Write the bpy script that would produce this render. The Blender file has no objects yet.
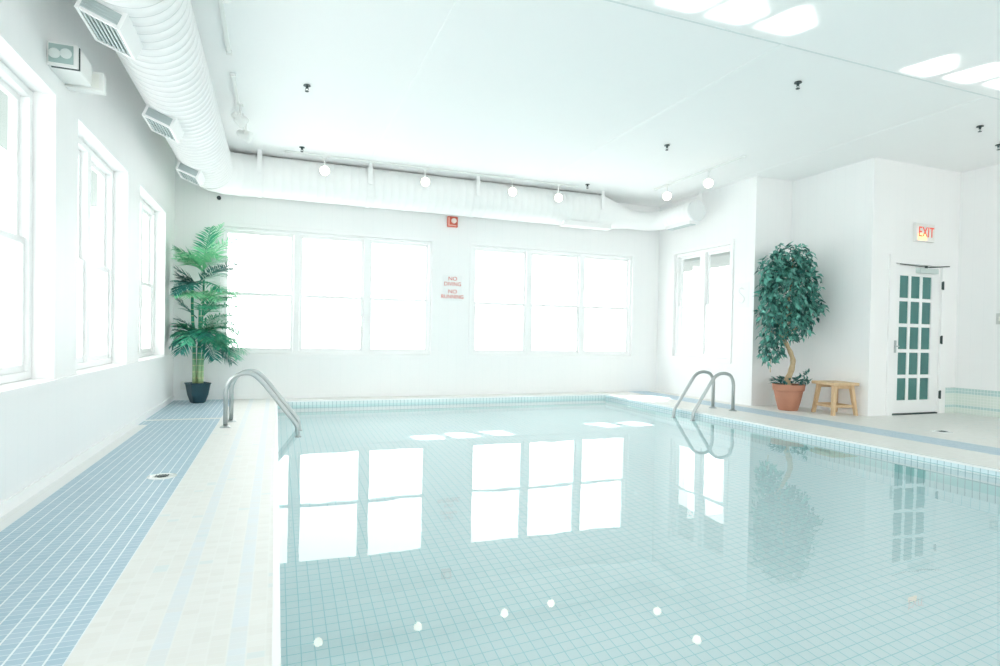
import bpy, bmesh, math, random
from mathutils import Vector, Matrix
PI = math.pi
rnd = random.Random(7)
scene = bpy.context.scene
COL = scene.collection

# ------------------------------------------------------------------ view
scene.view_settings.view_transform = 'Standard'
scene.view_settings.look = 'None'
scene.view_settings.gamma = 1.0
scene.view_settings.use_curve_mapping = False
scene.view_settings.exposure = -0.17
cy = scene.cycles
cy.use_denoising = True
cy.max_bounces = 14
cy.diffuse_bounces = 9
cy.glossy_bounces = 6
cy.transmission_bounces = 8
cy.transparent_max_bounces = 16
cy.sample_clamp_indirect = 8.0

# ------------------------------------------------------------------ dimensions (metres)
XL, YB, ZC = -1.35, 9.35, 3.47          # left wall, back wall, ceiling
XPL, XPR, YPF, YPN = 0.02, 5.376, 8.906, -3.3   # pool sides
ZW = -0.06                              # water level
X1, Y1, X2, Y2, X3 = 6.738, 6.952, 7.45, 5.615, 9.208   # stepped right-hand walls
YF = -4.6                                # wall behind the viewer
SX0, SX1, SY1 = 6.098, 6.529, 0          # blue strip on the right deck

# ------------------------------------------------------------------ camera
F, YAW, PITCH, ROLL, CX, CY = 587.5945, .3636, -.0157, .0184, 500., 344.5394
s_, c_ = math.sin, math.cos
fw = Vector((s_(YAW)*c_(PITCH), c_(YAW)*c_(PITCH), s_(PITCH)))
r0 = Vector((c_(YAW), -s_(YAW), 0)); u0 = r0.cross(fw)
rv = r0*c_(ROLL) + u0*s_(ROLL); uv = -r0*s_(ROLL) + u0*c_(ROLL)
cam = bpy.data.cameras.new('camera')
cam.sensor_width = 36; cam.lens = F*36/1000
cam.shift_x = 0; cam.shift_y = (CY-333)/1000
cam.clip_start = .02
co = bpy.data.objects.new('camera', cam); COL.objects.link(co)
M = Matrix((( rv.x, uv.x, -fw.x, 0), (rv.y, uv.y, -fw.y, 0), (rv.z, uv.z, -fw.z, 1.0), (0, 0, 0, 1)))
co.matrix_world = M
scene.camera = co

# ------------------------------------------------------------------ materials
def lin(r, g, b):
    f = lambda v: (v/255/12.92 if v/255 <= .04045 else ((v/255+.055)/1.055)**2.4)
    return (f(r), f(g), f(b), 1)
def mat(name, color, rough=.5, metal=0., spec=.5, emit=None, estr=0.):
    m = bpy.data.materials.new(name); m.use_nodes = True
    b = m.node_tree.nodes['Principled BSDF']
    b.inputs['Base Color'].default_value = color
    b.inputs['Roughness'].default_value = rough
    b.inputs['Metallic'].default_value = metal
    b.inputs['Specular IOR Level'].default_value = spec
    if emit: b.inputs['Emission Color'].default_value = emit; b.inputs['Emission Strength'].default_value = estr
    return m
class NT:
    """small helper for node graphs"""
    def __init__(s, m): s.m = m; s.t = m.node_tree; s.n = s.t.nodes; s.l = s.t.links; s.b = s.n.get('Principled BSDF')
    def new(s, k, **kw):
        x = s.n.new(k)
        for a, v in kw.items(): setattr(x, a, v)
        return x
    def put(s, sock, v):
        if hasattr(v, 'is_linked') or isinstance(v, bpy.types.NodeSocket): s.l.new(v, sock)
        else: sock.default_value = v
    def math(s, op, a, b=0., c=0., clamp=False):
        x = s.new('ShaderNodeMath', operation=op, use_clamp=clamp)
        s.put(x.inputs[0], a); s.put(x.inputs[1], b)
        if len(x.inputs) > 2: s.put(x.inputs[2], c)
        return x.outputs[0]
    def mix(s, f, a, b):
        x = s.new('ShaderNodeMix', data_type='RGBA')
        s.put(x.inputs['Factor'], f); s.put(x.inputs[6], a); s.put(x.inputs[7], b)
        return x.outputs[2]
    def xyz(s):
        t = s.new('ShaderNodeTexCoord'); p = s.new('ShaderNodeSeparateXYZ')
        s.l.new(t.outputs['Object'], p.inputs[0]); return p.outputs[0], p.outputs[1], p.outputs[2]
    def vec(s, a, b, c):
        x = s.new('ShaderNodeCombineXYZ'); s.put(x.inputs[0], a); s.put(x.inputs[1], b); s.put(x.inputs[2], c); return x.outputs[0]
    def inside(s, v, a, b):
        return s.math('MULTIPLY', s.math('GREATER_THAN', v, a), s.math('LESS_THAN', v, b))
    def line(s, v, pitch, width, off=0.):
        """1 on grout lines of the given width, every pitch metres"""
        q = s.math('PINGPONG', s.math('SUBTRACT', v, off), pitch/2)
        return s.math('LESS_THAN', q, width/2)
    def cell(s, v, pitch, off=0.):
        return s.math('FLOOR', s.math('DIVIDE', s.math('SUBTRACT', v, off), pitch))
    def white(s, a, b, c=0.):
        x = s.new('ShaderNodeTexWhiteNoise', noise_dimensions='3D'); s.l.new(s.vec(a, b, c), x.inputs['Vector']); return x.outputs['Value']
    def noise(s, scale, detail=2., vec=None):
        x = s.new('ShaderNodeTexNoise'); x.inputs['Scale'].default_value = scale; x.inputs['Detail'].default_value = detail
        if vec is None: vec = s.new('ShaderNodeTexCoord').outputs['Object']
        s.l.new(vec, x.inputs['Vector']); return x.outputs['Fac']
    def bump(s, h, strength=.2, dist=.01):
        x = s.new('ShaderNodeBump'); x.inputs['Strength'].default_value = strength; x.inputs['Distance'].default_value = dist
        s.put(x.inputs['Height'], h); s.l.new(x.outputs[0], s.b.inputs['Normal'])
    def color(s, c): s.put(s.b.inputs['Base Color'], c)

WALL_C = (.93, .932, .928, 1)
def wall_material(name, axis):
    m = mat(name, WALL_C, .45, 0, .35); n = NT(m)
    x, y, z = n.xyz(); v = (x, y)[axis]
    g = n.line(v, .155, .006)
    var = n.white(n.cell(v, .155), 3.1)
    base = n.mix(n.math('MULTIPLY', var, .35), WALL_C, (.912, .916, .912, 1))
    n.color(n.mix(n.math('MULTIPLY', g, .35), base, (.84, .86, .86, 1)))
    n.bump(n.math('SUBTRACT', 1., g), .25, .003)
    return m
M_WX = wall_material('white planks along x', 0)
M_WY = wall_material('white planks along y', 1)
M_TRIM = mat('white gloss trim', (.93, .932, .928, 1), .35)
M_FRAME = mat('white window frame', (.92, .924, .92, 1), .4)
M_SEAM = mat('pale batten', (.95, .96, .955, 1), .5)
M_GROOVE = mat('grey ceiling joint', (.74, .78, .78, 1), .6)
m = M_CEIL = mat('matt white ceiling', (.875, .90, .897, 1), .8, 0, .2); n = NT(m)
n.color(n.mix(n.noise(2.2, 4), (.935, .937, .935, 1), (.955, .957, .955, 1))); n.bump(n.noise(60, 3), .06, .004)

# deck: mosaic, white with blue walkways
TX, TY = .0557, .037
m = M_DECK = mat('deck mosaic', (.8, .8, .8, 1), .4, 0, .15); n = NT(m)
x, y, z = n.xyz()
OFF = -.578
lc = n.line(x, TX, .0062, OFF); lr = n.line(y, TY, .0034)
cx_, cy_ = n.cell(x, TX, OFF), n.cell(y, TY)
rv1 = n.white(cx_, cy_); rv2 = n.white(cx_, cy_, 7.)
cream = n.mix(rv1, (.755, .755, .72, 1), (.79, .795, .765, 1))
# odd grey-blue tiles and two pale blue columns laid among the white ones
cream = n.mix(n.math('MULTIPLY', n.math('GREATER_THAN', rv2, .985), .6), cream, (.66, .74, .74, 1))
colm = n.math('ADD', n.inside(cx_, 3.5, 4.5), n.inside(cx_, 7.5, 8.5), clamp=True)
colm = n.math('MULTIPLY', colm, n.math('ADD', n.math('MULTIPLY', rv1, .3), .3))
cream = n.mix(colm, cream, (.67, .75, .80, 1))
blue = n.mix(rv1, (.345, .515, .60, 1), (.43, .575, .65, 1))
big = n.noise(1.3, 3)
blue = n.mix(n.math('MULTIPLY', big, .35), blue, (.50, .56, .66, 1))
front = n.math('LESS_THAN', y, 7.02)
left_edge = n.math('ADD', n.math('MULTIPLY', front, -1.246), n.math('MULTIPLY', n.math('SUBTRACT', 1., front), -1.40))
left = n.math('MULTIPLY', n.math('GREATER_THAN', x, left_edge), n.math('LESS_THAN', x, OFF))
cross = n.inside(y, 7.31, 7.40)
left = n.math('MULTIPLY', left, n.math('SUBTRACT', 1., cross))
right = n.inside(x, SX0, SX1)
bm_ = n.math('ADD', left, right, clamp=True)
cream = n.mix(n.math('LESS_THAN', x, -1.246), cream, (.84, .85, .84, 1))
base = n.mix(bm_, cream, blue)
grout_b = (.84, .89, .90, 1); grout_w = (.80, .81, .78, 1)
base = n.mix(n.math('MULTIPLY', lr, n.math('ADD', n.math('MULTIPLY', bm_, .45), .2)), base, grout_b)
base = n.mix(n.math('MULTIPLY', lc, n.math('ADD', n.math('MULTIPLY', bm_, .35), .6)), base, n.mix(bm_, grout_w, grout_b))
n.color(base)
n.bump(n.math('SUBTRACT', 1., n.math('MAXIMUM', lc, lr)), .2, .002)

# pool shell: aqua tiles with darker grout
def pool_tiles(name, ax, bx, pitch, c0, c1, gc, gw=.006, gs=.75):
    m = mat(name, c0, .3, 0, .3); n = NT(m); c = n.xyz()
    l = n.math('MAXIMUM', n.line(c[ax], pitch, gw), n.line(c[bx], pitch, gw))
    v = n.white(n.cell(c[ax], pitch), n.cell(c[bx], pitch))
    n.color(n.mix(n.math('MULTIPLY', l, gs), n.mix(v, c0, c1), gc)); return m
PA, PB, PG = (.80, .955, .975, 1), (.835, .968, .985, 1), (.38, .72, .76, 1)
M_PFLOOR = pool_tiles('pool floor tiles', 0, 1, .068, PA, PB, PG, .0048, .75)
M_PWX = pool_tiles('pool side tiles', 1, 2, .068, PA, PB, PG, .0048, .6)
M_PWY = pool_tiles('pool end tiles', 0, 2, .068, PA, PB, PG, .0048, .6)
def gutter(name, ax):
    m = mat(name, (.8, .8, .8, 1), .2, 0, .5); n = NT(m); c = n.xyz(); z = c[2]
    jx = n.line(c[ax], .0557, .0065)
    white = (.80, .88, .89, 1); aqua = (.50, .80, .79, 1); pale = (.70, .83, .87, 1); dk = (.24, .48, .50, 1)
    if ax == 1:
        b = n.mix(n.math('GREATER_THAN', z, -.05), white, pale)
        b = n.mix(n.math('LESS_THAN', z, -.42), b, aqua)
        b = n.mix(n.math('LESS_THAN', z, -.75), b, (.72, .90, .91, 1))
        hl = n.math('MAXIMUM', n.inside(z, -.053, -.046), n.inside(z, -.42, -.375))
    else:
        b = n.mix(n.math('GREATER_THAN', z, -.30), white, n.mix(n.math('GREATER_THAN', z, -.06), (.56, .81, .80, 1), (.78, .89, .89, 1)))
        b = n.mix(n.math('LESS_THAN', z, -.74), b, aqua)
        hl = n.math('MAXIMUM', n.inside(z, -.39, -.30), n.inside(z, -.80, -.74))
    b = n.mix(n.math('MULTIPLY', jx, .8), b, (.34, .48, .52, 1))
    b = n.mix(n.math('MULTIPLY', hl, .8), b, dk)
    n.color(b); return m
M_GUTX = gutter('gutter tile side', 1); M_GUTY = gutter('gutter tile end', 0)
M_LIP = mat('white glazed lip', (.90, .92, .91, 1), .25)
# low tiled dado on the far right
def dado(name, ax):
    m = mat(name, (.8, .8, .8, 1), .25); n = NT(m); c = n.xyz(); z = c[2]
    rowc = n.cell(z, .0405)
    teal = n.math('ADD', n.inside(rowc, 1.5, 2.5), n.inside(rowc, 6.5, 8.5), clamp=True)
    odd = n.math('MULTIPLY', n.math('GREATER_THAN', n.white(n.cell(c[ax], .0405), rowc), .955), n.inside(rowc, 3.5, 5.5))
    b = n.mix(n.math('MAXIMUM', n.math('MULTIPLY', teal, .8), odd), (.74, .82, .76, 1), (.46, .66, .65, 1))
    l = n.math('MAXIMUM', n.line(c[ax], .0405, .006), n.line(z, .0405, .006))
    n.color(n.mix(n.math('MULTIPLY', l, .75), b, (.88, .91, .88, 1))); return m
M_DADOX = dado('dado tiles x', 0); M_DADOY = dado('dado tiles y', 1)

# water
m = M_WATER = bpy.data.materials.new('pool water'); m.use_nodes = True; n = NT(m)
out = n.n['Material Output']; n.n.remove(n.b)
gw = n.new('ShaderNodeBsdfGlass'); gw.inputs['IOR'].default_value = 1.33; gw.inputs['Roughness'].default_value = 0.; gw.inputs[0].default_value = (.995, 1, 1, 1)
bp = n.new('ShaderNodeBump'); bp.inputs['Strength'].default_value = .05; bp.inputs['Distance'].default_value = .02
tc = n.new('ShaderNodeTexCoord'); mp = n.new('ShaderNodeMapping'); mp.inputs['Scale'].default_value = (1., .6, 1)
n.l.new(tc.outputs['Object'], mp.inputs[0]); n.l.new(n.noise(2.6, 2., mp.outputs[0]), bp.inputs['Height'])
n.l.new(bp.outputs[0], gw.inputs['Normal']); tb = n.new('ShaderNodeBsdfTransparent'); mx = n.new('ShaderNodeMixShader'); mx.inputs[0].default_value = .006
n.l.new(gw.outputs[0], mx.inputs[1]); n.l.new(tb.outputs[0], mx.inputs[2]); n.l.new(mx.outputs[0], out.inputs[0])
# clear glass
def glass(name, tint, refl=.5, body=None, bodyfac=0.):
    m = bpy.data.materials.new(name); m.use_nodes = True; n = NT(m); out = n.n['Material Output']; n.n.remove(n.b)
    tr = n.new('ShaderNodeBsdfTransparent'); tr.inputs[0].default_value = tint
    gl = n.new('ShaderNodeBsdfGlossy'); gl.inputs['Roughness'].default_value = .02
    fr = n.new('ShaderNodeFresnel'); fr.inputs[0].default_value = 1.45
    f = n.math('MULTIPLY', fr.outputs[0], refl)
    first = tr.outputs[0]
    if body:
        df = n.new('ShaderNodeBsdfDiffuse'); df.inputs[0].default_value = body
        m2 = n.new('ShaderNodeMixShader'); m2.inputs[0].default_value = bodyfac
        n.l.new(tr.outputs[0], m2.inputs[1]); n.l.new(df.outputs[0], m2.inputs[2]); first = m2.outputs[0]
    ms = n.new('ShaderNodeMixShader'); n.l.new(f, ms.inputs[0]); n.l.new(first, ms.inputs[1]); n.l.new(gl.outputs[0], ms.inputs[2])
    n.l.new(ms.outputs[0], out.inputs[0]); return m
M_GLASS = glass('clear glass', (.97, .985, .98, 1), .5)
M_DGLASS = glass('teal tinted glass', (.62, .86, .84, 1), .6, (.125, .315, .295, 1), .55)

M_DUCT = mat('white painted duct', (.925, .927, .922, 1), .4)
M_RIB = mat('duct seam', (.72, .74, .735, 1), .5)  # grey tone stands in for the faint groove shading at the ribs
M_GRILLE = mat('grey louvre', (.50, .57, .57, 1), .5)
M_STEEL = mat('brushed stainless steel', (.47, .51, .51, 1), .3, 1.)
M_LAMPW = mat('white lamp housing', (.85, .86, .84, 1), .4)
M_LENS = mat('warm lamp glow', (1, .9, .75, 1), .3, emit=(1, .90, .74, 1), estr=7.)
M_DARK = mat('dark bronze metal', (.05, .075, .075, 1), .4, .6)
M_BLACK = mat('dark rubber', (.03, .05, .055, 1), .5)
M_TERRA = mat('terracotta', (.55, .26, .17, 1), .75); n = NT(M_TERRA)
n.color(n.mix(n.noise(9, 4), (.44, .19, .12, 1), (.53, .26, .17, 1)))
M_SOIL = mat('potting soil', (.05, .035, .025, 1), .95)
M_TEALPOT = mat('dark teal glazed pot', (.012, .055, .075, 1), .35)
M_WOOD = mat('pale pine', (.66, .47, .28, 1), .5); n = NT(M_WOOD)
tc = n.new('ShaderNodeTexCoord'); mp = n.new('ShaderNodeMapping'); mp.inputs['Scale'].default_value = (30, 30, 3)
n.l.new(tc.outputs['Object'], mp.inputs[0])
n.color(n.mix(n.noise(1.2, 4, mp.outputs[0]), (.55, .37, .20, 1), (.76, .57, .36, 1)))
M_BARK = mat('tan bark', (.50, .38, .22, 1), .8); n = NT(M_BARK)
n.color(n.mix(n.noise(24, 4), (.40, .28, .15, 1), (.64, .52, .34, 1)))
def leaf_mat(name, a, b, tl=.25, rough=.4):
    m = bpy.data.materials.new(name); m.use_nodes = True; n = NT(m)
    g = n.new('ShaderNodeNewGeometry')
    c = n.mix(g.outputs['Random Per Island'], a, b)
    n.color(c); n.b.inputs['Roughness'].default_value = rough
    out = n.n['Material Output']
    t = n.new('ShaderNodeBsdfTranslucent'); n.put(t.inputs[0], c)
    ms = n.new('ShaderNodeMixShader'); ms.inputs[0].default_value = tl
    n.l.new(n.b.outputs[0], ms.inputs[1]); n.l.new(t.outputs[0], ms.inputs[2]); n.l.new(ms.outputs[0], out.inputs[0])
    return m
M_FICUS = leaf_mat('ficus leaf', (.003, .07, .065, 1), (.19, .56, .46, 1), .15, .28)
M_UNDER = leaf_mat('ground cover leaf', (.02, .13, .12, 1), (.12, .36, .32, 1), .2)
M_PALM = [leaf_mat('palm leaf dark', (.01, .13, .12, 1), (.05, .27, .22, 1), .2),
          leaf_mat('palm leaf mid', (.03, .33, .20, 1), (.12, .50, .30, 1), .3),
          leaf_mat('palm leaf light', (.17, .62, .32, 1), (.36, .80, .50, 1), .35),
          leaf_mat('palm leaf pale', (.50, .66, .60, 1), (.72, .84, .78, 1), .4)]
M_CANE = mat('green cane', (.2, .5, .2, 1), .5); n = NT(M_CANE); x, y, z = n.xyz()
rg = n.line(z, .085, .012)
grad = n.math('MULTIPLY', n.math('SUBTRACT', .72, z), 2.2, clamp=True)
n.color(n.mix(n.math('MULTIPLY', rg, .6), n.mix(grad, (.03, .30, .18, 1), (.52, .66, .34, 1)), (.75, .70, .45, 1)))
M_RED = mat('red painted metal', (.62, .12, .075, 1), .45)
M_REDLET = mat('red lettering', (.66, .16, .12, 1), .6)
M_EXITLET = mat('lit red letters', (.75, .1, .06, 1), .5, emit=(.95, .16, .07, 1), estr=.35)
M_EXITBOX = mat('exit sign face', (.86, .85, .82, 1), .4)
M_GLOW = mat('orange sign lamp', (1, .6, .35, 1), .4, emit=(1, .50, .22, 1), estr=1.6)
M_SIGN = mat('white sign board', (.885, .895, .89, 1), .45)
M_CREAM = mat('cream plastic', (.86, .87, .82, 1), .45)
M_FAINT = mat('faint grey print', (.84, .85, .845, 1), .6)
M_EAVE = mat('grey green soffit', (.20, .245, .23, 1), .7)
M_HALL = mat('teal hallway paint', (.20, .36, .35, 1), .7)
M_HALLD = mat('dark teal dado', (.0, .09, .09, 1), .6)
M_GRND = mat('pale ground', (.85, .87, .86, 1), .8)

# ------------------------------------------------------------------ mesh helpers
def link(name, bm, mats, parent=None, smooth=False):
    me = bpy.data.meshes.new(name); bmesh.ops.recalc_face_normals(bm, faces=bm.faces[:])
    bm.to_mesh(me); bm.free()
    for q in (mats if isinstance(mats, (list, tuple)) else [mats]): me.materials.append(q)
    if smooth:
        for p in me.polygons: p.use_smooth = True
    o = bpy.data.objects.new(name, me); COL.objects.link(o)
    if parent is not None: o.parent = parent
    return o
def linkn(name, bm, mats, parent=None, smooth=False):
    """as link, without touching face normals (open leaf sheets)"""
    me = bpy.data.meshes.new(name); bm.to_mesh(me); bm.free()
    for q in (mats if isinstance(mats, (list, tuple)) else [mats]): me.materials.append(q)
    if smooth:
        for p in me.polygons: p.use_smooth = True
    o = bpy.data.objects.new(name, me); COL.objects.link(o)
    if parent is not None: o.parent = parent
    return o
def empty(name, loc=(0, 0, 0), rotz=0.):
    o = bpy.data.objects.new(name, None); COL.objects.link(o); o.location = loc; o.rotation_euler = (0, 0, rotz); o.empty_display_size = .1
    return o
def tag(o, label, cat=None, group=None, kind=None):
    if label: o['label'] = label
    if cat: o['category'] = cat
    if group: o['group'] = group
    if kind: o['kind'] = kind
    return o
def struct(o, label, cat): return tag(o, label, cat, None, 'structure')
def box(bm, a, b, bev=0., mi=0):
    a = Vector(a); b = Vector(b); c = (a+b)/2; s = b-a
    r = bmesh.ops.create_cube(bm, size=1, matrix=Matrix.Translation(c) @ Matrix.Diagonal((abs(s.x), abs(s.y), abs(s.z), 1)))
    fs = list({f for v in r['verts'] for f in v.link_faces})
    if bev > 0:
        es = list({e for f in fs for e in f.edges})
        r2 = bmesh.ops.bevel(bm, geom=es, offset=bev, segments=2, affect='EDGES', profile=.5)
        fs = list({f for f in r2['faces']} | {f for f in fs if f.is_valid})
    for f in fs:
        if f.is_valid: f.material_index = mi
def nb(): return bmesh.new()
def boxes(*bs, bev=0.):
    bm = nb()
    for a, b in bs: box(bm, a, b, bev)
    return bm
def ring(bm, c, ax, rad, n=16):
    """circle of verts about point c, perpendicular to ax"""
    ax = Vector(ax).normalized(); t = ax.orthogonal().normalized() if abs(ax.z) > .95 else Vector((0, 0, 1)).cross(ax).normalized()
    w = ax.cross(t)
    return [bm.verts.new(Vector(c) + (t*math.cos(2*PI*k/n) + w*math.sin(2*PI*k/n))*rad) for k in range(n)]
def bridge(bm, A, B, mi=0):
    for i in range(len(A)):
        f = bm.faces.new((A[i], A[(i+1) % len(A)], B[(i+1) % len(A)], B[i])); f.material_index = mi
def tube(bm, pts, radii, n=12, caps=True, mi=0):
    pts = [Vector(p) for p in pts]
    if not isinstance(radii, (list, tuple)): radii = [radii]*len(pts)
    t0 = (pts[1]-pts[0]).normalized()
    t = t0.orthogonal().normalized(); prev = None; first = None
    for i, p in enumerate(pts):
        d = (pts[min(i+1, len(pts)-1)]-pts[max(i-1, 0)]).normalized()
        t = (t - d*t.dot(d)).normalized(); w = d.cross(t)
        R = [bm.verts.new(p+(t*math.cos(2*PI*k/n)+w*math.sin(2*PI*k/n))*radii[i]) for k in range(n)]
        if prev: bridge(bm, prev, R, mi)
        else: first = R
        prev = R
    if caps: bm.faces.new(first[::-1]).material_index = mi; bm.faces.new(prev).material_index = mi
def lathe(bm, prof, n=32, mi=0, c=(0, 0, 0)):
    """prof: (radius, z) pairs, about z"""
    prev = None
    for r, z in prof:
        R = [bm.verts.new((c[0]+r*math.cos(2*PI*k/n), c[1]+r*math.sin(2*PI*k/n), c[2]+z)) for k in range(n)]
        if prev: bridge(bm, prev, R, mi)
        else: bm.faces.new(R[::-1]).material_index = mi
        prev = R
    bm.faces.new(prev).material_index = mi
def smooth_path(ctrl, seg=8):
    """Catmull-Rom through control points"""
    P = [Vector(p) for p in ctrl]; P = [P[0]*2-P[1]] + P + [P[-1]*2-P[-2]]; out = []
    for i in range(1, len(P)-2):
        a, b, c, d = P[i-1:i+3]
        for k in range(seg):
            t = k/seg
            out.append(.5*((2*b)+(c-a)*t+(2*a-5*b+4*c-d)*t*t+(3*b-a-3*c+d)*t**3))
    out.append(P[-2]); return out
def fillet(ctrl, r, seg=6):
    """polyline with rounded corners"""
    P = [Vector(p) for p in ctrl]; out = [P[0]]
    for i in range(1, len(P)-1):
        a, b, c = P[i-1:i+2]; u = (a-b); v = (c-b); q = min(r, u.length*.48, v.length*.48)
        s, e = b+u.normalized()*q, b+v.normalized()*q
        for k in range(seg+1):
            t = k/seg; out.append(s*(1-t)**2+b*2*t*(1-t)+e*t*t)
    out.append(P[-1]); return out
def wall(name, axis, pos, out, u0, u1, z0, z1, holes, m, label):
    """wall whose inner face lies at axis=pos; 'out' is the signed thickness; holes are (ua, ub, za, zb)"""
    bm = nb()
    us = sorted({u0, u1, *[h[0] for h in holes], *[h[1] for h in holes]}); zs = sorted({z0, z1, *[h[2] for h in holes], *[h[3] for h in holes]})
    P = lambda u, z, d: ((pos+d, u, z) if axis == 0 else (u, pos+d, z))
    q = lambda *p: bm.faces.new([bm.verts.new(v) for v in p])
    for i in range(len(us)-1):
        for j in range(len(zs)-1):
            ua, ub, za, zb = us[i], us[i+1], zs[j], zs[j+1]; cu, cz = (ua+ub)/2, (za+zb)/2
            if any(h[0] < cu < h[1] and h[2] < cz < h[3] for h in holes): continue
            q(P(ua, za, 0), P(ub, za, 0), P(ub, zb, 0), P(ua, zb, 0)); q(P(ua, za, out), P(ub, za, out), P(ub, zb, out), P(ua, zb, out))
    for ua, ub, za, zb in list(holes)+[(u0, u1, z0, z1)]:
        q(P(ua, za, 0), P(ua, zb, 0), P(ua, zb, out), P(ua, za, out)); q(P(ub, za, 0), P(ub, zb, 0), P(ub, zb, out), P(ub, za, out))
        q(P(ua, za, 0), P(ub, za, 0), P(ub, za, out), P(ua, za, out)); q(P(ua, zb, 0), P(ub, zb, 0), P(ub, zb, out), P(ua, zb, out))
    bmesh.ops.remove_doubles(bm, verts=bm.verts[:], dist=1e-5)
    return struct(link(name, bm, m), label, 'wall')
def text(name, body, size, mtl, parent, loc, rot, align='CENTER', ext=.002, sx=1.):
    cu = bpy.data.curves.new(name, 'FONT'); cu.body = body; cu.size = size; cu.align_x = align; cu.align_y = 'CENTER'; cu.extrude = ext
    cu.materials.append(mtl); o = bpy.data.objects.new(name, cu); COL.objects.link(o); o.parent = parent
    me = bpy.data.meshes.new_from_object(o.evaluated_get(bpy.context.evaluated_depsgraph_get())); bpy.data.objects.remove(o); bpy.data.curves.remove(cu)
    o = bpy.data.objects.new(name, me); COL.objects.link(o); o.parent = parent
    o.location = loc; o.rotation_euler = rot; o.scale = (sx, 1, 1); return o

# ------------------------------------------------------------------ setting: deck, pool, ceiling, walls
T = .25
ZT, ZS = 2.50, .665                       # window head and sill
bm = nb()
def quad(bm, *p, mi=0):
    f = bm.faces.new([bm.verts.new(v) for v in p]); f.material_index = mi
LW = .022                                  # white glazed lip round the pool
xa, xb, ya, yb = XPL-LW, XPR+LW, YPN-LW, YPF+LW
E0, E1, E2, E3 = XL-T, X3+T, YF-T, YB+T
for a, b, c, d in [(E0, xa, E2, E3), (xb, E1, E2, E3), (xa, xb, E2, ya), (xa, xb, yb, E3)]:
    box(bm, (a, c, -.012), (b, d, 0))
struct(link('floor', bm, M_DECK), 'white mosaic tiled pool deck with blue tiled walkway strips', 'floor')
bm = boxes(((xa, ya, -.012), (XPL+.004, yb, .006)), ((XPR-.004, ya, -.012), (xb, yb, .006)), ((XPL+.004, YPF-.004, -.012), (XPR-.004, yb, .006)), ((XPL+.004, ya, -.012), (XPR-.004, YPN+.004, .006)))
struct(link('trim_1', bm, M_LIP), 'white glazed tile lip round the edge of the pool', 'pool edging')
# pool shell
bm = nb(); ZF0, ZF1 = -1.30, -1.30; ZG, ZL = -1.0, -.012   # tile band runs from below the water up to the lip
def floor_z(y): return ZF0 if y < 5.2 else ZF0+(ZF1-ZF0)*(y-5.2)/(YPF-5.2)
zz = lambda y: floor_z(y)
quad(bm, (XPL, YPN, ZF0), (XPR, YPN, ZF0), (XPR, 5.2, ZF0), (XPL, 5.2, ZF0), mi=0)
quad(bm, (XPL, 5.2, ZF0), (XPR, 5.2, ZF0), (XPR, YPF, ZF1), (XPL, YPF, ZF1), mi=0)
for X in (XPL, XPR):
    bm.faces.new([bm.verts.new(v) for v in [(X, YPN, ZF0), (X, 5.2, ZF0), (X, YPF, ZF1), (X, YPF, ZG), (X, YPN, ZG)]]).material_index = 1
    quad(bm, (X, YPN, ZG), (X, YPF, ZG), (X, YPF, ZL), (X, YPN, ZL), mi=3)
quad(bm, (XPL, YPF, ZF1), (XPR, YPF, ZF1), (XPR, YPF, ZG), (XPL, YPF, ZG), mi=2)
quad(bm, (XPL, YPF, ZG), (XPR, YPF, ZG), (XPR, YPF, ZL), (XPL, YPF, ZL), mi=4)
quad(bm, (XPL, YPN, ZF0), (XPR, YPN, ZF0), (XPR, YPN, ZL), (XPL, YPN, ZL), mi=2)
o = link('pool_basin', bm, [M_PFLOOR, M_PWX, M_PWY, M_GUTX, M_GUTY])
struct(o, 'pale aqua tiled swimming pool basin sunk in the deck', 'pool')
bm = nb(); quad(bm, (XPL, YPN, ZW), (XPR, YPN, ZW), (XPR, YPF, ZW), (XPL, YPF, ZW))
tag(linkn('pool_water', bm, M_WATER), 'calm clear aqua water filling the swimming pool', 'water', None, 'stuff')

bm = nb(); box(bm, (E0, E2, ZC), (E1, E3, ZC+.15))
struct(link('ceiling', bm, M_CEIL), 'flat white painted ceiling above the pool', 'ceiling')
YS = 3.796
bm = boxes(((1.236-.022, YS, ZC-.004), (1.236+.022, YB, ZC))); struct(link('trim_2', bm, M_SEAM), 'pale ceiling joint strip left of centre', 'trim')
bm = boxes(((3.92-.022, YS, ZC-.004), (3.92+.022, YB, ZC))); struct(link('trim_3', bm, M_SEAM), 'pale ceiling joint strip right of centre', 'trim')
bm = boxes(((6.60-.02, YS, ZC-.004), (6.60+.02, YB, ZC))); struct(link('trim_4', bm, M_SEAM), 'pale ceiling joint strip nearest the exit door', 'trim')
bm = boxes(((1.9, YS-.008, ZC-.003), (X3, YS+.008, ZC))); struct(link('trim_5', bm, M_GROOVE), 'thin grey joint line crossing the ceiling', 'trim')

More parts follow.
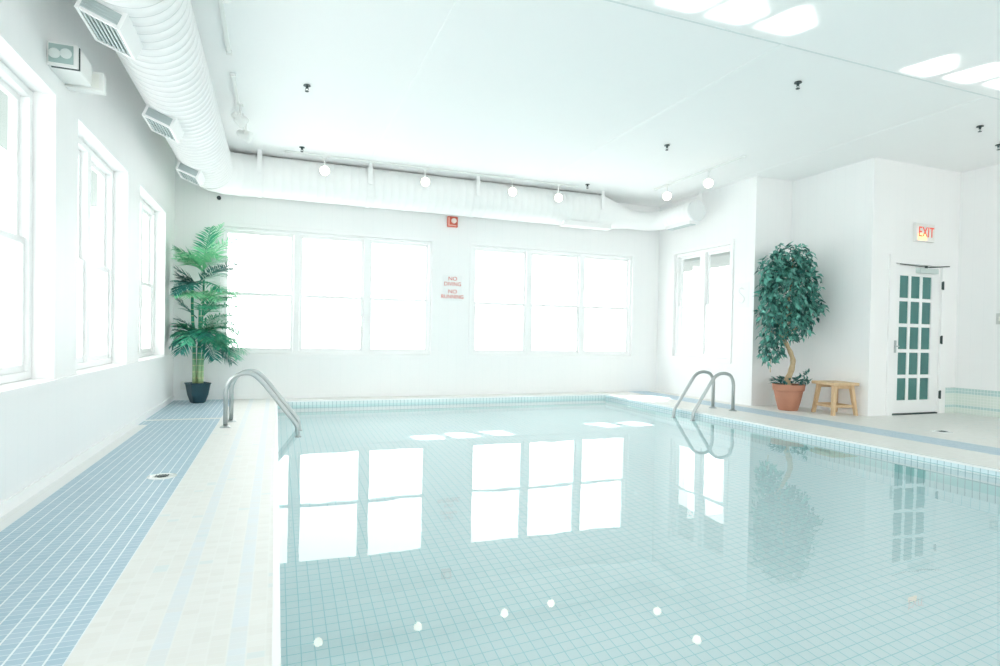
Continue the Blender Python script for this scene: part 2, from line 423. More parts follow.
LWIN = [(5.06, 6.58), (3.06, 4.60), (7.10, 8.62), (1.0, 2.56), (-1.0, .56), (-3.0, -1.44)]
wall('wall_left', 0, XL, -T, YF, YB, -.05, ZC, [(a, b, ZS, ZT) for a, b in LWIN], M_WY, 'long white planked wall with tall recessed windows')
WA, WB = (-.76, 2.343), (3.04, 6.16)
wall('wall_back', 1, YB, T, XL-T, X1+T, -.05, ZC, [(WA[0], WA[1], ZS, ZT), (WB[0], WB[1], ZS, ZT)], M_WX, 'white wall at the far end with two triple windows')
W6 = (7.46, 8.86)
wall('wall_right', 0, X1, .2, Y1, YB, -.05, ZC, [(W6[0], W6[1], .69, 2.52)], M_WY, 'white wall with a double window beside the pool ladder')
wall('wall_alcove_back', 1, Y1, .2, X1+.2, X2+.2, -.05, ZC, [], M_WX, 'narrow white wall behind the leafy ficus')
wall('wall_alcove_side', 0, X2, .2, Y2, Y1, -.05, ZC, [], M_WY, 'white wall behind the wooden stool')
DX0, DX1, DZ = 7.892, 8.845, 2.09
wall('wall_exit', 1, Y2, .2, X2+.2, X3+.2, -.05, ZC, [(DX0, DX1, -.05, DZ)], M_WX, 'white wall holding the glazed exit door')
wall('wall_far_right', 0, X3, .2, YF, Y2, -.05, ZC, [(-3.9, -.7, .5, 3.0)], M_WY, 'white wall at the right edge with a low tiled dado')
FW = [(-.9, 2.1), (2.6, 5.4), (5.9, 8.8)]  # unseen openings, added and enlarged to brighten the room
wall('wall_front', 1, YF, -T, XL-T, X3+.2, -.05, ZC, [(a, b, .2, 3.2) for a, b in FW], M_WX, 'white wall behind the viewer with wide windows added for light')
# dado, chair rail and skirtings
bm = boxes(((X3-.012, YF, 0), (X3, Y2, .365)))
struct(link('trim_6', bm, M_DADOY), 'low green and cream tiled dado on the right wall', 'tiles')
bm = boxes(((DX1+.14, Y2-.012, 0), (X3-.012, Y2, .365)))
struct(link('trim_7', bm, M_DADOX), 'narrow patch of dado tiles between door and corner', 'tiles')
bm = boxes(((X3-.014, YF, .735), (X3, Y2-.002, .775))); struct(link('trim_8', bm, M_TRIM), 'slim white rail above the tiled dado', 'trim')
bm = boxes(((XL, YF, 0), (XL+.015, YB, .07))); struct(link('baseboard_left', bm, M_TRIM), 'low white skirting along the window wall', 'baseboard')
bm = boxes(((XL+.015, YB-.015, 0), (X1, YB, .06))); struct(link('baseboard_back', bm, M_TRIM), 'low white skirting under the far windows', 'baseboard')
bm = boxes(((XL, YF, ZS-.04), (XL+.03, YB-.02, ZS-.004))); struct(link('trim_9', bm, M_TRIM), 'continuous white sill board along the window wall', 'sill')

# outside: eaves, porch roof, ground
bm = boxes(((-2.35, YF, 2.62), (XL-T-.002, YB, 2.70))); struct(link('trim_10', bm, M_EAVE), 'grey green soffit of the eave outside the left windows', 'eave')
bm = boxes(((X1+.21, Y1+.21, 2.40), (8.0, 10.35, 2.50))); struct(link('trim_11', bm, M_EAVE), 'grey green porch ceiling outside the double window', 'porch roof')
bm = boxes(((-30, -30, -1.6), (40, 40, -1.5))); struct(link('ground', bm, M_GRND), 'pale ground outside the building', 'ground')

# ------------------------------------------------------------------ windows (double hung sashes)
def frame_rect(bm, P, u0, u1, z0, z1, w, d0, d1, bev=.004):
    """rectangular frame of bar width w between depths d0, d1"""
    for a, b in [((u0, z0), (u1, z0+w)), ((u0, z1-w), (u1, z1)), ((u0, z0+w), (u0+w, z1-w)), ((u1-w, z0+w), (u1, z1-w))]:
        box(bm, P(a[0], a[1], d0), P(b[0], b[1], d1), bev)
def window(idx, axis, pos, sgn, u0, u1, z0, z1, nunits, depth, label, casing=.0, mull=.11, frame_w=.05):
    """double-hung units in a hole; pos = inner wall face, sgn = outward direction, depth = how far back the glass sits"""
    P = lambda u, z, d: ((pos+sgn*d, u, z) if axis == 0 else (u, pos+sgn*d, z))
    root = empty('window_%d' % idx, P((u0+u1)/2, z0, depth)); struct(root, label, 'window')
    root.location = (0, 0, 0)
    e = .002
    bm = nb(); frame_rect(bm, P, u0+e, u1-e, z0+e, z1-e, frame_w, depth-.04, depth+.05)
    W = (u1-u0-2*frame_w-(nunits-1)*mull)/nunits
    for k in range(nunits-1):
        a = u0+frame_w+(k+1)*W+k*mull
        box(bm, P(a, z0+frame_w, depth-.04), P(a+mull, z1-frame_w, depth+.05), .004)
    link('frame', bm, M_FRAME, root)
    if casing > 0:
        bm = nb()
        frame_rect(bm, P, u0-casing, u1+casing, z0-casing, z1+casing, casing, -.018, 0.)
        link('casing', bm, M_TRIM, root)
    for k in range(nunits):
        a = u0+frame_w+k*(W+mull); b = a+W; zm = z0+(z1-z0)*.475
        for lo, hi, dd, nm in ((z0+frame_w, zm+.025, 0., 'lower'), (zm-.025, z1-frame_w, .032, 'upper')):
            bm = nb(); frame_rect(bm, P, a+e, b-e, lo+e, hi-e, .042, depth-.02+dd, depth+.008+dd, .003)
            sash = link('sash', bm, M_FRAME, root)
            bm = nb(); quad(bm, P(a+.03, lo+.03, depth-.005+dd), P(b-.03, lo+.03, depth-.005+dd), P(b-.03, hi-.03, depth-.005+dd), P(a+.03, hi-.03, depth-.005+dd))
            linkn('pane', bm, M_GLASS, sash)
    return root
nl = ['second', 'first', 'third']
LAB = {0: 'second recessed white window from the near end of the left wall', 1: 'nearest recessed white window cut by the left edge',
       2: 'third recessed white window beside the palm', 3: 'white window on the left wall just behind the viewer', 4: 'white window on the left wall well behind the viewer', 5: 'last white window on the left wall behind the viewer'}
for i, (a, b) in enumerate(LWIN):
    window(i+1, 0, XL, -1, a, b, ZS, ZT, 2, .16, LAB[i], casing=0., mull=.10)
window(7, 1, YB, 1, WA[0], WA[1], ZS, ZT, 3, .06, 'triple white window on the far wall beside the palm', casing=.05, mull=.085, frame_w=.04)
window(8, 1, YB, 1, WB[0], WB[1], ZS, ZT, 3, .06, 'triple white window on the far wall right of the red alarm', casing=.05, mull=.085, frame_w=.04)
window(9, 0, X1, 1, W6[0], W6[1], .69, 2.52, 2, .07, 'double white window above the right hand pool rails', casing=.07, mull=.13, frame_w=.05)
for i, (a, b) in enumerate(FW):
    window(10+i, 1, YF, -1, a, b, .2, 3.2, 3, .06, ['left', 'middle', 'right'][i]+' wide white window behind the viewer, added for light', casing=.05)

window(13, 0, X3, 1, -3.9, -.7, .5, 3.0, 3, .08, 'wide white window on the right wall behind the viewer, added for light', casing=.05)  # unseen window put in to throw light on the left wall

# ------------------------------------------------------------------ exit door
door = empty('door_1', (0, 0, 0)); struct(door, 'white fifteen pane glazed exit door with teal glass', 'door')
bm = boxes(((DX0-.11, Y2-.02, 0), (DX0, Y2, DZ+.11)), ((DX1, Y2-.02, 0), (DX1+.13, Y2, DZ+.11)), ((DX0, Y2-.02, DZ), (DX1, Y2, DZ+.11)), ((DX1-.02, Y2+.053, 0), (DX1, Y2+.2, DZ)), ((DX0, Y2+.053, 0), (DX0+.02, Y2+.2, DZ)))
link('casing', bm, M_TRIM, door)
LX0, LX1 = DX0+.002, DX1-.001; GX0, GX1, GZ0, GZ1 = 8.02, 8.675, .20, 1.93
bm = nb(); ya_, yb_ = Y2+.012, Y2+.052; BW = .048
frame = [((LX0, .022), (GX0, DZ-.004)), ((GX1, .022), (LX1, DZ-.004)), ((GX0, .022), (GX1, GZ0)), ((GX0, GZ1), (GX1, DZ-.004))]
for a, b in frame: box(bm, (a[0], ya_, a[1]), (b[0], yb_, b[1]), 0)
pw = (GX1-GX0-2*BW)/3; ph = (GZ1-GZ0-4*BW)/5
for k in range(2): box(bm, (GX0+pw*(k+1)+BW*k, ya_+.004, GZ0), (GX0+(pw+BW)*(k+1), yb_-.004, GZ1))
for k in range(4):
    for j in range(3):
        box(bm, (GX0+(pw+BW)*j, ya_+.004, GZ0+ph*(k+1)+BW*k), (GX0+(pw+BW)*j+pw, yb_-.004, GZ0+(ph+BW)*(k+1)))
leaf = link('door_leaf', bm, M_FRAME, door)
for k in range(5):
    for j in range(3):
        x0, z0 = GX0+(pw+BW)*j, GZ0+(ph+BW)*k
        bm = nb(); box(bm, (x0-.004, ya_+.016, z0-.004), (x0+pw+.004, ya_+.022, z0+ph+.004)); link('pane', bm, M_DGLASS, leaf)
bm = boxes(((DX0+.01, Y2-.01, .0), (DX1-.01, Y2+.1, .018))); link('threshold', bm, M_DARK, door)
for z in (.27, 1.05, 1.82):
    bm = nb(); tube(bm, [(DX1+.008, Y2-.03, z-.06), (DX1+.008, Y2-.03, z+.06)], .011, 10); box(bm, (DX1-.012, Y2-.026, z-.052), (DX1+.03, Y2-.018, z+.052)); tag(link('hinge', bm, M_DARK, door), 'dark metal hinge')
bm = nb(); box(bm, (DX0+.03, Y2-.004, .86), (DX0+.075, Y2+.012, 1.03), .004)
tube(bm, [(DX0+.052, Y2, .95), (DX0+.052, Y2-.05, .95), (DX0+.045, Y2-.055, .95), (DX0-.03, Y2-.055, .948)], .009, 10)
tag(link('door_handle', bm, M_STEEL, leaf), 'small steel lever handle')
clo = boxes(((8.33, Y2-.055, 1.975), (8.71, Y2+.012, 2.045)), bev=.006); cl = tag(link('door_closer', clo, mat('closer grey', (.62, .70, .68, 1), .5), door), 'grey box door closer')
bm = nb(); tube(bm, [(8.53, Y2-.04, 2.06), (8.86, Y2-.10, 2.085)], .008, 8); tube(bm, [(8.53, Y2-.04, 2.06), (7.93, Y2-.05, 2.072)], .006, 8); lathe(bm, [(.018, 0), (.018, .03)], 12, 0, (8.47, Y2-.04, 2.045))
tag(link('closer_arm', bm, M_DARK, cl), 'thin dark closer arm')
# hallway behind the door
bm = nb(); hx0, hx1, hy = X2+.22, X3+.18, Y2+1.6
quad(bm, (hx0, hy, .55), (hx1, hy, .55), (hx1, hy, 2.6), (hx0, hy, 2.6)); quad(bm, (hx0, hy, 0), (hx1, hy, 0), (hx1, hy, .55), (hx0, hy, .55), mi=1)
for X in (hx0, hx1): quad(bm, (X, Y2+.2, 0), (X, hy, 0), (X, hy, 2.6), (X, Y2+.2, 2.6))
quad(bm, (hx0, Y2+.2, 2.6), (hx1, Y2+.2, 2.6), (hx1, hy, 2.6), (hx0, hy, 2.6)); quad(bm, (hx0, Y2+.2, -.001), (hx1, Y2+.2, -.001), (hx1, hy, -.001), (hx0, hy, -.001), mi=1)
struct(link('wall_hallway', bm, [M_HALL, M_HALLD]), 'dim teal hallway seen through the exit door glass', 'wall')

# ------------------------------------------------------------------ ventilation duct
duct = empty('ventilation_duct', (0, 0, 0))
tag(duct, 'fat white spiral duct along the left and far walls under the ceiling', 'duct')
DXc, DZc, DR = -.84, 3.11, .285; YK = 9.0; BZ, BR = 3.178, .285
def duct_pipe(name, pts, radii, rib_every, rib_h=.006, n=40, seam=1):
    """painted pipe with a raised seam ring at each step"""
    bm = nb(); pts = [Vector(p) for p in pts]; prev = None
    for i in range(len(pts)-1):
        a, b = pts[i], pts[i+1]; d = (b-a); L = d.length; d.normalize(); ra, rb = radii[i], radii[i+1]
        k = max(1, int(round(L/rib_every))); st = L/k
        for j in range(k):
            for (f, dh, mi) in ((0, 0, 0), (.86, 0, 0), (.89, rib_h, 0), (.97, rib_h, seam), (1.0, 0, seam)):
                if j or f or prev is None or i == 0:
                    if f == 0 and prev is not None: continue
                s = (j+f)*st; rr = ra+(rb-ra)*s/L+dh
                R = ring(bm, a+d*s, d, rr, n)
                if prev: bridge(bm, prev, R, mi)
                prev = R
    o = link(name, bm, [M_DUCT, M_RIB], duct, True)
    return o
duct_pipe('spiral_pipe', [(DXc, YF+.2, DZc), (DXc, 8.45, DZc)], [DR, DR], .105)
# elbow: left run turns into the run along the far wall
bm = nb(); el = []
for k in range(13):
    t = k/12; a = PI/2*t; el.append(Vector((DXc+.55*(1-math.cos(a)), 8.45+.55*math.sin(a), DZc+(BZ-DZc)*t)))
tube(bm, el, [DR+(BR-DR)*k/12+(.006 if k % 3 == 0 else 0) for k in range(13)], 40, False); link('elbow', bm, M_DUCT, duct, True)
XE = 5.15
duct_pipe('spiral_pipe', [(DXc+.55, YK, BZ), (XE, YK, BZ)], [BR, BR], .115, .0015, seam=0)
SR = .165; SZ = 3.10
bm = nb(); tube(bm, [(XE, YK, BZ), (XE+.08, YK, BZ), (XE+.65, YK, SZ), (XE+.75, YK, SZ)], [BR+.004, BR+.004, SR, SR], 36, False); link('reducer', bm, M_DUCT, duct, True)
bm = nb(); pts = [Vector((XE+.75, YK, SZ))]
for k in range(13):
    a = PI/2*k/12; pts.append(Vector((6.13+.28*math.sin(a), YK-.28*(1-math.cos(a)), SZ)))
tube(bm, pts, SR, 32, False); link('elbow', bm, M_DUCT, duct, True)
duct_pipe('spiral_pipe', [(6.41, YK-.28, SZ), (6.41, 7.90, SZ)], [SR, SR], .11, .002, 32, seam=0)
bm = nb(); tube(bm, [(6.41, 7.92, SZ), (6.41, 7.885, SZ), (6.41, 7.88, SZ)], [SR+.006, SR+.006, SR-.01], 32); tag(link('end_cap', bm, mat('grey cap', (.78, .80, .80, 1), .5), duct), 'pale grey round end cap')
# louvred registers saddled on the left run, facing down to the wall
def register(y, L=.42, W=.24, proj=.085, ang=248):
    a = math.radians(ang); d = Vector((math.cos(a), 0, math.sin(a))); t = Vector((-d.z, 0, d.x)); yv = Vector((0, 1, 0))
    C = Vector((DXc, y, DZc))
    Q = Matrix((( yv.x, t.x, d.x, C.x), (yv.y, t.y, d.y, C.y), (yv.z, t.z, d.z, C.z), (0, 0, 0, 1)))
    bm = nb(); r1 = DR-.06; r2 = DR+proj
    frame_rect(bm, lambda u, v, dd: (u, v, dd), -L/2, L/2, -W/2, W/2, .022, r1, r2, .003)
    bmesh.ops.transform(bm, matrix=Q, verts=bm.verts[:])
    g = link('register', bm, M_DUCT, duct); tag(g, 'white boxed air register with grey louvres')
    bm = nb()
    box(bm, (-L/2+.02, -W/2+.02, r2-.06), (L/2-.02, W/2-.02, r2-.052))
    for k in range(7):
        v = -W/2+.035+k*(W-.07)/6
        box(bm, (-L/2+.022, v-.007, r2-.045), (L/2-.022, v+.007, r2-.006))
    bmesh.ops.transform(bm, matrix=Q, verts=bm.verts[:])
    link('louvre', bm, M_GRILLE, g)
    bm = nb(); box(bm, (-L/2-.004, -W/2+.022, DR+.0), (-L/2-.001, W/2-.022, r2-.018))
    for k in range(4):
        v = DR+.012+k*(proj-.035)/3; box(bm, (-L/2-.009, -W/2+.024, v-.004), (-L/2-.003, W/2-.024, v+.004))
    bmesh.ops.transform(bm, matrix=Q, verts=bm.verts[:]); link('louvre', bm, M_GRILLE, g)
for y in (4.20, 5.98, 7.75, 2.4, .6): register(y)
# linear grilles under the far run and the short run
bm = boxes(((4.45, YK-.20, BZ-BR-.03), (5.35, YK-.05, BZ-BR+.05))); box(bm, (4.43, YK-.22, BZ-BR-.034), (5.37, YK-.03, BZ-BR-.028)); link('register', bm, M_DUCT, duct)
bm = boxes(((6.33, 7.97, SZ-SR-.035), (6.49, 8.60, SZ-SR+.03))); g = link('register', bm, M_DUCT, duct)
bm = boxes(((6.35, 7.99, SZ-SR-.045), (6.47, 8.58, SZ-SR-.035))); link('louvre', bm, M_GRILLE, g)
def strap(c, axis, r):
    bm = nb(); n_ = 40; A = []
    w = .03; h = Vector((1, 0, 0)) if axis == 0 else Vector((0, 1, 0))
    p = c - h*w; q = c + h*w
    R1 = ring(bm, p, h, r+.010, n_); R2 = ring(bm, q, h, r+.010, n_); bridge(bm, R1, R2)
    R3 = ring(bm, p, h, r+.004, n_); R4 = ring(bm, q, h, r+.004, n_); bridge(bm, R3, R1); bridge(bm, R2, R4)
    e1 = .03; o_ = Vector((0, -(r+.02), 0)) if axis == 0 else Vector((r+.02, 0, 0))
    a = c+o_; zb = c.z-.02
    box(bm, (a.x-.028, a.y-.006, zb), (a.x+.028, a.y+.006, ZC)) if axis == 0 else box(bm, (a.x-.006, a.y-.028, zb), (a.x+.006, a.y+.028, ZC))
    link('hanger_strap', bm, M_DUCT, duct)
for x in (-.245, 1.25, 2.9, 5.12): strap(Vector((x, YK, BZ)), 0, BR)
strap(Vector((6.41, 8.05, SZ)), 1, SR)

# ------------------------------------------------------------------ track lights
def rail(p, q, label):
    p, q = Vector(p), Vector(q); d = (q-p).normalized(); bm = nb()
    w = Vector((0, 0, 1)).cross(d)*.016
    lo, hi = [min(a, b) for a, b in zip(p-w, q+w)], [max(a, b) for a, b in zip(p-w, q+w)]
    box(bm, (min(p.x-abs(w.x), q.x-abs(w.x)), min(p.y-abs(w.y), q.y-abs(w.y)), ZC-.028), (max(p.x+abs(w.x), q.x+abs(w.x)), max(p.y+abs(w.y), q.y+abs(w.y)), ZC-.001), .003)
    root = empty('light_track', (0, 0, 0)); tag(root, label, 'light track', 'ceiling light tracks')
    link('track_rail', bm, M_LAMPW, root)
    for e_ in (p, q):
        bm = boxes(((e_.x-.025, e_.y-.025, ZC-.034), (e_.x+.025, e_.y+.025, ZC-.001)), bev=.004); link('end_cap', bm, M_LAMPW, root)
    return root
rail((-.42, -2, 0), (-.42, 5.75, 0), 'white light track on the ceiling beside the long left duct')
rail((-.42, 6.25, 0), (-.42, 7.75, 0), 'short white light track above the palm corner')
rail((.1, 8.58, 0), (4.55, 8.58, 0), 'white light track on the ceiling in front of the far duct')
rail((5.82, 6.25, 0), (5.82, 8.2, 0), 'white light track on the ceiling near the right wall')
def spot(root_loc, aim, label, group='track spotlights', lit=True):
    """step-cylinder spotlight hung from a track; aim is the direction the lens faces"""
    root = empty('track_spotlight', root_loc); tag(root, label, 'spotlight', group)
    L = Vector(root_loc); d = Vector(aim).normalized()
    bm = nb(); tube(bm, [(0, 0, ZC-.03-L.z), (0, 0, .03)], .011, 10); box(bm, (-.03, -.018, ZC-.05-L.z), (.03, .018, ZC-.029-L.z), .003); link('stem', bm, M_LAMPW, root)
    bm = nb(); tube(bm, [-d*.10, -d*.085, -d*.05, -d*.045, d*.03, d*.05], [.028, .038, .040, .055, .066, .068], 24); link('lamp_housing', bm, M_LAMPW, root, False)
    bm = nb(); tube(bm, [d*.051, d*.056, d*.064], [.060, .060, .04], 24); link('lens', bm, M_LENS if lit else M_LAMPW, root)
    bm = nb()
    pr = Vector((0, 0, 1)).cross(d).normalized()*.072
    tube(bm, [pr*1., pr*1.+Vector((0, 0, .05)), Vector((0, 0, .06)), -pr+Vector((0, 0, .05)), -pr], .006, 8); link('yoke', bm, M_LAMPW, root)
    return root
AIM = (-.25, -1, -.28)
for x, z, lab in [(.60, 3.25, 'glowing spotlight on the far track nearest the palm'), (2.03, 3.25, 'glowing spotlight on the far track left of the red alarm'),
                  (3.42, 3.25, 'glowing spotlight on the far track right of the red alarm'), (4.22, 3.235, 'glowing spotlight at the right end of the far track')]:
    spot((x, 8.58, z), (-x*.07, -1, -.26), lab)
spot((5.75, 7.80, 3.25), (-.7, -.9, -.3), 'glowing spotlight above the corner of the double window')
spot((5.80, 6.91, 3.25), (-.7, -.9, -.3), 'glowing spotlight in front of the round duct end')
spot((-.39, 6.97, 3.27), (.7, .35, -.5), 'unlit spotlight on the left track, the nearer of the pair', lit=False)
spot((-.36, 7.47, 3.26), (.75, -.25, -.35), 'unlit spotlight on the left track, the farther of the pair', lit=False)
spot((-.37, 4.42, 3.30), (.8, -.3, -.45), 'spotlight on the left track cut by the top edge', lit=False)

# ------------------------------------------------------------------ sprinklers
def sprinkler(x, y, label):
    root = empty('sprinkler_head', (x, y, ZC)); root.scale = (.72, .72, .72); tag(root, label, 'sprinkler', 'ceiling sprinkler heads')
    bm = nb(); lathe(bm, [(.05, -.012), (.046, -.002), (.03, 0)], 20); link('escutcheon', bm, M_DARK, root)
    bm = nb(); lathe(bm, [(.014, -.05), (.018, -.035), (.020, -.012)], 14)
    tube(bm, [(.016, 0, -.035), (.022, 0, -.06), (.004, 0, -.085)], .004, 6); tube(bm, [(-.005, 0, -.035), (-.022, 0, -.06), (-.004, 0, -.085)], .004, 6); link('frame', bm, M_DARK, root)
    bm = nb(); lathe(bm, [(.024, -.092), (.028, -.086), (.008, -.082)], 16); link('deflector', bm, M_DARK, root)
for x, y, lab in [(.256, 6.24, 'dark sprinkler head on the ceiling right of the left duct'), (4.625, 4.285, 'largest dark sprinkler head on the right part of the ceiling'),
                  (.289, 8.344, 'small dark sprinkler head just in front of the far duct, left'), (4.676, 8.44, 'small dark sprinkler head just in front of the far duct, right'),
                  (7.419, 4.34, 'dark sprinkler head on the ceiling above the exit sign'), (4.634, 6.312, 'dark sprinkler head in the middle distance right of centre'),
                  (8.315, 4.65, 'dark sprinkler head cut by the right edge')]:
    sprinkler(x, y, lab)

# ------------------------------------------------------------------ wall fittings
em = empty('emergency_light', (XL, 4.43, 2.70)); tag(em, 'boxy white twin lamp emergency light high above the nearest window', 'emergency light')
bm = boxes(((0, 0, -.075), (.165, .30, .075)), bev=.008); link('housing', bm, M_LAMPW, em)
bm = boxes(((.012, -.006, -.055), (.14, .004, .058))); link('face_panel', bm, mat('greyish lens panel', (.42, .55, .53, 1), .25), em)
for xx, zz_ in ((.045, -.005), (.105, .002)):
    bm = nb(); tube(bm, [(xx, -.004, zz_), (xx, -.018, zz_), (xx, -.024, zz_)], [.026, .032, .024], 18); link('lamp_head', bm, mat('milky lamp', (.72, .78, .76, 1), .3), em)
bm = nb(); box(bm, (.1655, .012, -.078), (.1705, .026, .06)); box(bm, (.02, .012, -.080), (.1705, .026, -.0752)); link('shadow_gap_strip', bm, M_DARK, em)  # thin dark strips drawn in place of the shadow gap round the box
cp = empty('mounted_panel', (XL, 4.80, 2.685)); tag(cp, 'cream box on the wall just below the emergency light', 'panel')
bm = boxes(((0, -.03, -.065), (.22, .05, .065)), bev=.006); link('backing', bm, M_LAMPW, cp)
bm = boxes(((.02, -.034, -.045), (.195, -.028, .045))); link('face', bm, M_CREAM, cp)

al = empty('fire_alarm', (2.675, YB, 2.845)); tag(al, 'small red square fire alarm with white strobe on the far wall', 'alarm')
bm = boxes(((-.087, -.045, -.085), (.087, 0, .085)), bev=.006); link('housing', bm, M_RED, al)
bm = nb(); tube(bm, [(.018, -.045, .015), (.018, -.062, .015), (.018, -.066, .015)], [.045, .042, .03], 20); link('strobe_lens', bm, mat('strobe lens', (.88, .78, .72, 1), .2), al)
bm = boxes(((-.075, -.048, -.07), (.06, -.044, -.05)), ((-.075, -.048, -.05), (-.055, -.044, .07))); link('marking', bm, mat('pale red marking', (.80, .45, .38, 1), .5), al)
def sign(z0, z1, lines, label, xs):
    root = empty('warning_sign', (2.70, YB, (z0+z1)/2)); tag(root, label, 'sign', 'pool rule signs')
    h = (z1-z0)/2
    bm = boxes(((-.165, -.008, -h), (.165, 0, h)), bev=.002); link('board', bm, M_SIGN, root)
    for t, zz_, s, sx in lines: text('lettering', t, s, M_REDLET, root, (0, -.0095, zz_), (PI/2, 0, 0), sx=sx)
sign(1.77, 1.975, [('NO', .042, .088, 1.1), ('DIVING', -.045, .088, 1.0)], 'white sign with red words NO DIVING on the far wall', 1)
sign(1.555, 1.762, [('NO', .045, .088, 1.1), ('RUNNING', -.040, .088, .95)], 'white sign with red words NO RUNNING on the far wall', 1)

ex = empty('exit_sign', (8.42, Y2, 2.535)); tag(ex, 'small lit exit sign with red letters above the glazed door', 'exit sign')
bm = boxes(((-.19, -.05, -.125), (.19, 0, .125)), bev=.008); link('housing', bm, M_EXITBOX, ex)
text('lettering', 'EXIT', .20, M_EXITLET, ex, (.01, -.0525, .0), (PI/2, 0, 0), sx=.78)
bm = boxes(((-.155, -.0525, -.11), (.02, -.051, -.015))); link('lamp_glow', bm, M_GLOW, ex)
pl = empty('sign_plaque', (X1, 7.2, 1.69)); tag(pl, 'white plaque with a faint grey curl beside the double window', 'plaque')
bm = boxes(((-.004, -.15, -.19), (0, .15, .19)), bev=.001); link('board', bm, M_SIGN, pl)
bm = nb(); cs = [(-.005, -.05, .09), (-.005, .02, .115), (-.005, .06, .07), (-.005, .02, .02), (-.005, -.045, -.03), (-.005, -.05, -.085), (-.005, .0, -.12), (-.005, .06, -.10)]
tube(bm, smooth_path(cs, 5), .007, 8); link('curl', bm, M_FAINT, pl, True)
sn = empty('motion_detector', (-.794, YB, 2.894)); tag(sn, 'tiny black sensor on the far wall above the palm', 'sensor')
bm = nb(); tube(bm, [(0, 0, 0), (0, -.02, 0), (0, -.035, 0)], [.028, .028, .018], 16); link('body', bm, M_BLACK, sn)
bm = nb(); tube(bm, [(0, -.034, 0), (0, -.04, 0)], [.012, .009], 12); link('lens', bm, M_DARK, sn)
ou = empty('power_outlet', (-1.22, YB, .21)); tag(ou, 'cream wall outlet low on the far wall beside the palm pot', 'outlet')
bm = boxes(((-.04, -.008, -.06), (.04, 0, .06)), bev=.003); link('cover_plate', bm, M_CREAM, ou)
for zz_ in (-.025, .025):
    bm = boxes(((-.018, -.011, zz_-.014), (.018, -.008, zz_+.014)), bev=.001); link('socket', bm, M_FAINT, ou)
sw = empty('light_switch', (X3, 5.06, 1.35)); tag(sw, 'grey light switch on the right wall cut by the edge', 'switch')
bm = boxes(((-.012, -.05, -.075), (0, .05, .075)), bev=.003); link('cover_plate', bm, mat('grey plate', (.60, .62, .60, 1), .5), sw)
bm = boxes(((-.024, -.014, -.03), (-.012, .014, .03)), bev=.003); link('toggle', bm, M_CREAM, sw)

# ------------------------------------------------------------------ pool grab rails
def grab_rail(y, post_x, sgn, label, group, reach=.70, top=.56):
    """sgn +1: reaches towards +x into the pool, -1: towards -x"""
    root = empty('grab_rail', (post_x, y, 0)); tag(root, label, 'grab rail', group)
    ctrl = [(0, 0, .0), (0, 0, .40), (sgn*.05, 0, .50), (sgn*.15, 0, top), (sgn*.25, 0, top-.005), (sgn*.34, 0, .475), (sgn*reach*.94, 0, .05), (sgn*reach, 0, -.01), (sgn*(reach+.012), 0, -.42)]
    bm = nb(); tube(bm, fillet(ctrl, .11, 6), .0225, 16); link('rail_tube', bm, M_STEEL, root, True)
    bm = nb(); lathe(bm, [(.055, 0), (.055, .006), (.035, .018), (.026, .022)], 20); link('escutcheon', bm, M_STEEL, root)
    bm = nb(); lathe(bm, [(.026, -.012), (.032, -.01), (.032, .01), (.026, .012)], 16, 0, (sgn*(reach+.012), 0, -.43)); link('foot_bumper', bm, M_BLACK, root)
grab_rail(6.65, -.482, 1, 'steel grab rail on the left deck, the nearer of its pair', 'left pool rails')
grab_rail(7.05, -.455, 1, 'steel grab rail on the left deck, the farther of its pair', 'left pool rails')
grab_rail(6.53, 6.00, -1, 'steel grab rail on the right deck, the nearer of its pair', 'right pool rails', .68, .53)
grab_rail(6.87, 5.945, -1, 'steel grab rail on the right deck, the farther of its pair', 'right pool rails', .68, .53)

# ------------------------------------------------------------------ deck drains
def drain(x, y, r, label):
    root = empty('floor_drain', (x, y, 0)); tag(root, label, 'drain', 'round deck drains')
    bm = nb(); lathe(bm, [(r, 0), (r, .004), (r*.80, .006), (r*.78, .002)], 28); link('rim', bm, M_LIP, root)
    bm = nb(); lathe(bm, [(r*.36, .002), (r*.36, .0065)], 24)
    for k in range(-2, 3): box(bm, (k*r*.2-.004, -r*.35, .006), (k*r*.2+.004, r*.35, .0085))
    link('grate', bm, M_DARK, root)
drain(-.715, 4.52, .09, 'round white rimmed floor drain in the blue walkway')
drain(7.06, 4.42, .10, 'round floor drain on the cream deck before the exit door')

